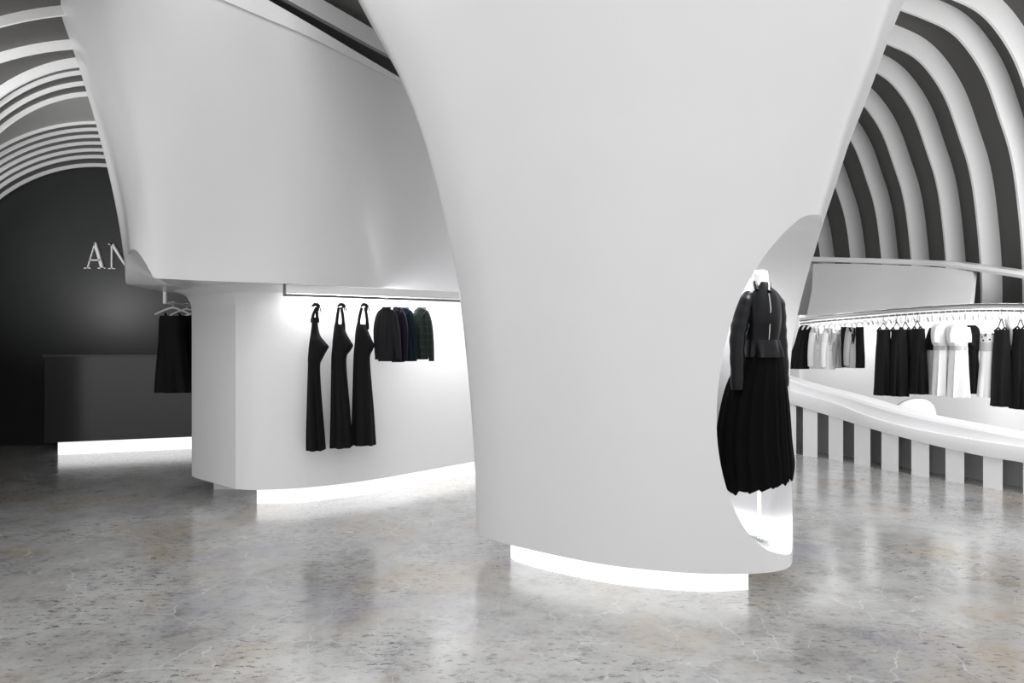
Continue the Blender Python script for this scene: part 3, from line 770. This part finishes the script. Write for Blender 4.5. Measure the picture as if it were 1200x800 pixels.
# grey skirt with dark bolero
g, b, D, _ = gar('skirt_set', 'pale grey long skirt under a dark cropped top, beside the black dress cluster', 'dress', 1090, 463,
    [(408, 1086, 1097), (430, 1086, 1098), (450, 1085.5, 1098), (462, 1085, 1098)], 'mfab', .09, (.1, .3), dD=.06)
part('cropped_top', M['black'], g, lambda bm: loft(bm, rowspx([(384, 1090.5, 1093), (390, 1088.5, 1093.5), (400, 1086, 1094), (410, 1084.5, 1097)], D, .095, b, (0, .1)), k=5))
def pale_dress(px, xl, xr, top, hem, mk, lab, dD=0, belt=True, wm='mfab'):
    g, b, D, _ = gar('long_dress', lab, 'dress', px, hem,
        [(top, px-5, px+5), (top+4, xl+1, xr-2), (top+12, xl, xr-1), (top+22, xl+1, xr-1), (top+27, xl+4, xr-2), (top+35, xl+3.5, xr-1), (top+60, xl+2, xr), (hem-8, xl+1, xr+1), (hem-1, xl+.5, xr+1.5)], mk, .10, (0, .35), k=8, dD=dD)
    sleeve_px(g, M[mk], b, D, [(xl+3, top+5), (xl+1, top+14), (xl+1.5, top+22)], (.034, .036))
    sleeve_px(g, M[mk], b, D, [(xr-3, top+5), (xr-1.5, top+14), (xr-1.5, top+22)], (.034, .036))
    if belt:
        part('waistband', M[wm], g, lambda bm: loft(bm, [r for r in rowspx([(top+26, xl+3.5, xr-1.8), (top+28, xl+3.5, xr-1.5), (top+31, xl+3.3, xr-1.2)], D, .104, b, (0, 0))], k=5))
    return g, b, D
pale_dress(1103, 1093, 1112.5, 379, 464, 'wfab', 'white short-sleeved long dress, left one of the matching belted pair', -.05)
pale_dress(1122, 1111.5, 1133, 379, 466, 'wfab', 'white short-sleeved long dress, right one of the matching belted pair', -.10)
g, b, D, _ = gar('long_dress', 'black and grey long dress right of the belted white pair', 'dress', 1139, 462,
    [(381, 1134, 1141), (386, 1132.5, 1145), (395, 1132, 1147), (404, 1134, 1147), (412, 1135, 1144), (430, 1134.5, 1144), (450, 1134.5, 1145), (461, 1135.5, 1143)], 'black', .09, (0, .3), dD=.04)
sleeve_px(g, M['char'], b, D, [(1136, 387), (1136, 396), (1137, 404)], (.03, .036)).name = 'sleeve'
g, b, D, _ = gar('long_dress', 'off-white long dress with dark blotted bust, left of the flared black dress', 'dress', 1157, 466,
    [(391, 1152, 1163), (399, 1151, 1166), (403, 1151, 1167), (412, 1150.5, 1166.5), (430, 1150, 1167), (450, 1148, 1167), (465, 1147, 1167)], 'wfab', .09, (0, .3), dD=.02)
part('bust_panel', M['blot'], g, lambda bm: loft(bm, rowspx([(390.5, 1151.5, 1165), (395, 1151, 1166.5), (400, 1150.8, 1167)], D, .097, b, (0, 0)), k=5))
part('waistband', M['mfab'], g, lambda bm: loft(bm, rowspx([(401, 1150.6, 1167.2), (406, 1150.4, 1167), (411, 1150.2, 1166.8)], D, .097, b, (0, 0)), k=5))
part('strap', M['wfab'], g, lambda bm: (tube(bm, [P(1154, 392, D)-b, P(1156, 373, D)-b], .007, 6), tube(bm, [P(1163, 392, D)-b, P(1158, 373, D)-b], .007, 6)))
g, b, D, _ = gar('scarf', 'thin off-white scarf hanging between the two rightmost black dresses', 'scarf', 1185, 447,
    [(374, 1178, 1192), (382, 1180, 1189), (390, 1183, 1188), (410, 1184.5, 1187.5), (430, 1185, 1188), (446, 1186, 1188)], 'wfab', .05, (0, .3), dD=-.02)

# ------------------------------------------------------------------ mannequin in the niche
MD = 4.16
mb = P(888, 640, MD); mb.z = .33
man = thing('mannequin', 'headless white mannequin standing in the column niche', 'mannequin', mb)
def mloc(px, py, D=MD): return P(px, py, D)-mb
def nk(bm):
    rows = []
    for y, hw, hd in [(316.5, .006, .006), (317, .030, .030), (318.5, .043, .045), (322, .046, .05), (330, .048, .052), (338, .058, .06), (348, .10, .075), (356, .12, .08)]:
        q = mloc(890.5, y); rows.append((q.x, q.y, q.z, hw, hd, 0))
    loft(bm, rows, n=32, p=1)
part('neck', M['mann'], man, nk)
def torso(bm):
    rows = []
    for y, hw, hd, cx in [(352, .10, .07, 889), (380, .115, .085, 889), (405, .09, .075, 890), (430, .115, .09, 889), (450, .09, .08, 889)]:
        q = mloc(cx, y); rows.append((q.x, q.y, q.z, hw, hd, 0))
    loft(bm, rows, n=24, p=1)
part('torso', M['mann'], man, torso)
part('stand_pole', M['mann'], man, lambda bm: tube(bm, [mloc(889, 440), Vector((0, 0, 0))+Vector((.01, 0, .02))], .010, 12))
part('stand_base', M['mann'], man, lambda bm: loft(bm, [(0.01, 0, 0, .08, .08, 0), (.01, 0, .008, .08, .08, 0), (.01, 0, .014, .07, .07, 0)], n=32, p=1))

jb = P(888, 440, MD)
jkt = thing('leather_jacket', 'fitted black leather jacket with peplum worn by the niche mannequin', 'jacket', jb)
jl = lambda x, y, D=MD: P(x, y, D)-jb
def jbody(bm):
    tab = [(331, 884, 899, .055), (337, 882, 903, .07), (343, 877, 910, .082), (350, 873, 913.5, .095), (362, 872, 914, .112), (375, 871.5, 914, .118), (388, 871, 913.5, .105), (400, 870.5, 912.5, .095), (410, 870, 914, .112), (417, 871, 915, .122)]
    rows = []
    for y, xl, xr, hd in catmull(tab, 4):
        a, c = jl(xl, y), jl(xr, y); rows.append(((a.x+c.x)/2, 0, a.z, (c.x-a.x)/2, hd, .0 if y < 398 else (y-398)/20*.10))
    loft(bm, rows, n=48, k=6, p=.9)
part('jacket_body', M['leather'], jkt, jbody)
def sleeve_m(name, pts, rad):
    pp = catmull([(*pt, r) for pt, r in zip([tuple(jl(x, y)+Vector((0, dy, 0))) for x, y, dy in pts], rad)], 5)
    rr_ = [q[3]*(1+.05*math.sin(i*1.7)) for i, q in enumerate(pp)]
    part(name, M['leather'], jkt, lambda bm: tube(bm, [q[:3] for q in pp], rr_, 16))
sleeve_m('sleeve', [(880, 347, 0), (872, 357, -.02), (865, 376, -.05), (859, 396, -.08), (857, 425, -.11), (856.5, 455, -.12)], [.045, .055, .052, .045, .041, .036])
sleeve_m('sleeve', [(905, 348, 0), (911, 358, 0), (913, 380, 0), (914, 400, -.01), (915, 430, -.03), (916, 452, -.03)], [.04, .045, .042, .038, .035, .03])
part('peplum', M['leather'], jkt, lambda bm: loft(bm, [(*jl(892, y)[:1], -.005, jl(892, y).z, hw, hd, f) for y, hw, hd, f in [(398, .108, .100, 0), (404, .112, .112, .06), (411, .117, .125, .14), (418, .120, .136, .22)]], n=60, k=9, p=.9))
part('collar', M['leather'], jkt, lambda bm: tube(bm, catmull([tuple(jl(883, 341)+Vector((0, -.06, 0))), tuple(jl(883.5, 331)+Vector((0, -.02, 0))), tuple(jl(890, 329)+Vector((0, .05, 0))), tuple(jl(898.5, 331)+Vector((0, -.02, 0))), tuple(jl(895, 343)+Vector((0, -.085, 0)))], 4), .013, 10))
part('zip', M['chrome'], jkt, lambda bm: tube(bm, [jl(894.5, 345)+Vector((0, -.092, 0)), jl(895, 362)+Vector((0, -.114, 0)), jl(894, 388)+Vector((0, -.11, 0)), jl(894, 398)+Vector((0, -.10, 0))], .003, 6))

sb = P(885, 566, MD)
sk = thing('long_skirt', 'full black textured skirt worn by the niche mannequin', 'skirt', sb)
def skirt_fn(bm):
    tab = [(408, 871, 913, .10), (418, 868, 915, .118), (430, 863, 917, .13), (450, 853, 920, .145), (480, 845.5, 923, .16), (510, 841, 925, .17), (530, 840.5, 927, .175), (545, 842, 928, .178), (558, 844, 927.5, .178), (566, 848, 926, .178)]
    rows = []
    for y, xl, xr, hd in catmull(tab, 6):
        a, c = P(xl, y, MD)-sb, P(xr, y, MD)-sb; rows.append(((a.x+c.x)/2, 0, a.z, (c.x-a.x)/2, hd, min(.075, (y-405)/900)))
    V = loft(bm, rows, n=150, k=19, p=.95)
    for v in bm.verts:                                     # hem rises to the right, ragged edge
        t = max(0, 1-(v.co.z+.02)/.25)
        v.co.z += t*(.05*(v.co.x/.2)+.010*math.sin(v.co.x*90)+.006*math.sin(v.co.x*211+v.co.y*60))
part('skirt_body', M['skirt'], sk, skirt_fn)
def wb(bm):
    rows = []
    for y in (406, 412, 420):
        a, c = P(870.5, y, MD)-sb, P(914, y, MD)-sb; rows.append(((a.x+c.x)/2, 0, a.z, (c.x-a.x)/2, .112, 0))
    loft(bm, rows, n=48, p=.95)
part('waistband', M['skirt'], sk, wb)

# white fur heaped along the niche floor
bm = bmesh.new(); cnt = 0
lowz = min(p[1] for p in oc); rng = random.Random(3)
low = [p for p in oc if p[1] < lowz+.15]
for _ in range(3600):
    i0 = rng.randrange(len(low)-1); u, z = low[i0]; w_ = low[i0+1]
    if abs(w_[0]-u)+abs(w_[1]-z) < .2:
        t_ = rng.random(); u, z = lerp(u, w_[0], t_), lerp(z, w_[1], t_)
    dn = rng.uniform(-.20, .0); s = interp([(-d_, q_) for d_, q_ in CAV], -dn)
    p = cav(u, z, dn, s)
    if p.x/p.y > .408: continue
    d = (u2*(.25 if u < cu-.05 else 0)+Vector((0, 0, .8))+n2*rng.uniform(-.3, .2)+u2*rng.uniform(-.3, .3)).normalized()
    l = rng.uniform(.010, .028)*(.4+.6*min(1, (lowz+.17-z)/.12)); r = .0025
    t = d.orthogonal().normalized(); w = d.cross(t)
    q = [bm.verts.new(p-d*.01+(t*math.cos(a)+w*math.sin(a))*r) for a in (0, 2.1, 4.2)]; tip = bm.verts.new(p+d*l+t*rng.uniform(-.01, .01))
    for i in range(3): bm.faces.new((q[i], q[(i+1) % 3], tip))
fur = obj('fur_lining', bm, M['fur'], smooth=80)
tag(fur, 'white fluffy fur lining the bottom of the column niche', 'fur', kind='stuff')

# ------------------------------------------------------------------ reception desk
dk = thing('reception_desk', 'glossy black reception desk on an LED-washed white base by the dark wall', 'desk', (-5.2, 9.3, 0))
a = Vector((-6.13, 8.95)); c = Vector((-4.0, 9.70))
bm = bmesh.new(); prism(bm, [(a.x, a.y), (c.x, c.y), (c.x, 9.82), (a.x, 9.82)], .17, 1.30); obj('desk_body', bm, M['desk'], dk, smooth=20)
bm = bmesh.new(); prism(bm, [(a.x-.02, a.y-.02), (c.x, c.y-.02), (c.x, 9.83), (a.x-.02, 9.83)], 1.30, 1.325); obj('desk_top', bm, M['wall_dark'], dk, smooth=20)
bm = bmesh.new(); prism(bm, [(-6.0, 9.02), (-4.0, 9.73), (-4.0, 9.80), (-6.0, 9.80)], 0, .17); o = obj('lit_plinth', bm, M['light'], dk, smooth=20); o['label'] = 'recessed white base with painted-in LED wash'

# ------------------------------------------------------------------ lettering A N
def letter(name, polys, x0, z0, s, parent):
    bm = bmesh.new()
    for poly in polys:
        a_ = [bm.verts.new((x0+x*s, WALL_Y-.035, z0+z*s)) for x, z in poly]; b_ = [bm.verts.new((x0+x*s, WALL_Y-.002, z0+z*s)) for x, z in poly]
        bm.faces.new(a_); bm.faces.new(b_[::-1]); n_ = len(a_)
        for i in range(n_): bm.faces.new((a_[i], a_[(i+1) % n_], b_[(i+1) % n_], b_[i]))
    return obj(name, bm, M['letter'], parent, smooth=10)
sign = thing('wall_lettering', 'large pale serif letters A N on the dark wall above the reception desk', 'sign', (-5.9, WALL_Y, 2.55))
Sz = .375
A_ = [[(.07, .0), (.115, .0), (.40, .98), (.36, .98)], [(.36, 1.0), (.42, 1.0), (.72, .0), (.60, .0), (.345, .90)], [(.17, .30), (.60, .30), (.60, .35), (.18, .35)],
      [(-.03, 0), (.22, 0), (.22, .035), (-.03, .035)], [(.50, 0), (.80, 0), (.80, .035), (.50, .035)]]
N_ = [[(.10, 0), (.145, 0), (.145, .97), (.10, .97)], [(.06, .97), (.18, .97), (.76, .0), (.70, .0)], [(.70, 0), (.75, 0), (.75, .97), (.70, .97)],
      [(0, 0), (.25, 0), (.25, .035), (0, .035)], [(0, .935), (.17, .935), (.17, .97), (0, .97)], [(.60, .935), (.86, .935), (.86, .97), (.60, .97)]]
letter('letter_a', A_, P(99, 0, 9.8).x, P(0, 314.5, 9.8).z, Sz, sign)
letter('letter_n', N_, P(126.5, 0, 9.8).x, P(0, 315, 9.8).z, Sz, sign)

# ------------------------------------------------------------------ lights
def area(name, loc, rot, sx, sy, e, col=(1, 1, 1)):
    l = bpy.data.lights.new(name, 'AREA'); l.shape = 'RECTANGLE'; l.size = sx; l.size_y = sy; l.energy = e; l.color = col
    o = bpy.data.objects.new(name, l); C.objects.link(o); o.location = loc; o.rotation_euler = rot; return o
def point_at(o, tgt):
    d = Vector(tgt)-o.location; o.rotation_euler = d.to_track_quat('-Z', 'Y').to_euler()
# LED strip behind the island rail, washing the panel
for (x0, y0), (x1, y1) in zip(rp, rp[1:]):
    o = area('rail_light', ((x0+x1)/2+.03, (y0+y1)/2+.11, 1.985), (0, 0, 0), math.hypot(x1-x0, y1-y0), .08, 7)
    o.rotation_euler = (0, 0, math.atan2(y1-y0, x1-x0))
# LED strip above the curved rail, washing the backdrop
for px in range(950, 1280, 40):
    q = rail_at(px); o = area('shelf_light', q+Vector((.20, .11, .12)), (0, 0, math.radians(-55)), .6, .05, 5 if px < 1020 else 2.6)
# niche lamp over the mannequin's neck
l = bpy.data.lights.new('niche_light', 'SPOT'); l.energy = 42; l.spot_size = math.radians(120); l.spot_blend = 1; l.shadow_soft_size = .10
o = bpy.data.objects.new('niche_light', l); C.objects.link(o); o.location = P(905, 285, 4.15); point_at(o, P(888, 345, 4.2))
o = area('niche_light', P(890, 574, 4.2), (0, 0, 0), .3, .2, 2.2); o.data.spread = math.radians(95)  # added fill tucked under the skirt, brightens the lower niche
# added overhead fills in front of the columns, out of view
for (x, y) in ((-3.5, 1.5), (0, .5), (3.5, 1.5)):
    area('overhead_fill', (x, y, 4.9), (0, 0, 0), 2.2, 2.2, 14)
# added unseen fills in the side aisles, brightening ribs, back wall and garments
o = area('aisle_fill', (-6.6, 7.95, 2.0), (0, 0, 0), .6, .6, 17); point_at(o, (-6.2, 9.6, 3.7)); o.data.spread = math.radians(150)
o = area('aisle_fill', (-5.15, 6.2, 2.2), (0, 0, 0), .5, .5, 13); point_at(o, (-5.3, 8.5, 3.9)); o.data.spread = math.radians(140)
o = area('aisle_fill', (-4.7, 4.5, 2.4), (0, 0, 0), 1.0, .6, 24); point_at(o, (-4.7, 6.6, 4.2)); o.data.spread = math.radians(120)
o = area('overhead_fill', (-1.3, 3.9, 4.75), (0, 0, 0), 1.0, .6, 15); point_at(o, (-1.5, 6.8, 3.4))  # added fill above the view, brightens the shell and nearby trim
o = area('aisle_fill', (5.2, 4.4, 3.4), (0, 0, 0), 2.0, 1.2, 78); point_at(o, (4.8, 10.0, 1.5))
o = area('vault_fill', (6.0, 5.4, 3.2), (0, 0, 0), 2.0, 1.4, 110); point_at(o, (5.6, 12.0, 5.0))  # added unseen fill, brightens the right vault fins

w = bpy.data.worlds.new('world'); bpy.context.scene.world = w; w.use_nodes = True
bg = w.node_tree.nodes['Background']; bg.inputs['Color'].default_value = (1, 1, 1, 1); bg.inputs['Strength'].default_value = 1.15

# ------------------------------------------------------------------ camera
cam = bpy.data.cameras.new('camera'); cam.sensor_width = 36; cam.lens = 24; cam.clip_start = .05
co = bpy.data.objects.new('camera', cam); C.objects.link(co); co.location = (0, 0, EYE); co.rotation_euler = (PI/2, 0, 0)
bpy.context.scene.camera = co
vs = bpy.context.scene.view_settings
vs.view_transform = 'Standard'; vs.look = 'None'; vs.exposure = 0; vs.gamma = 1; vs.use_curve_mapping = False
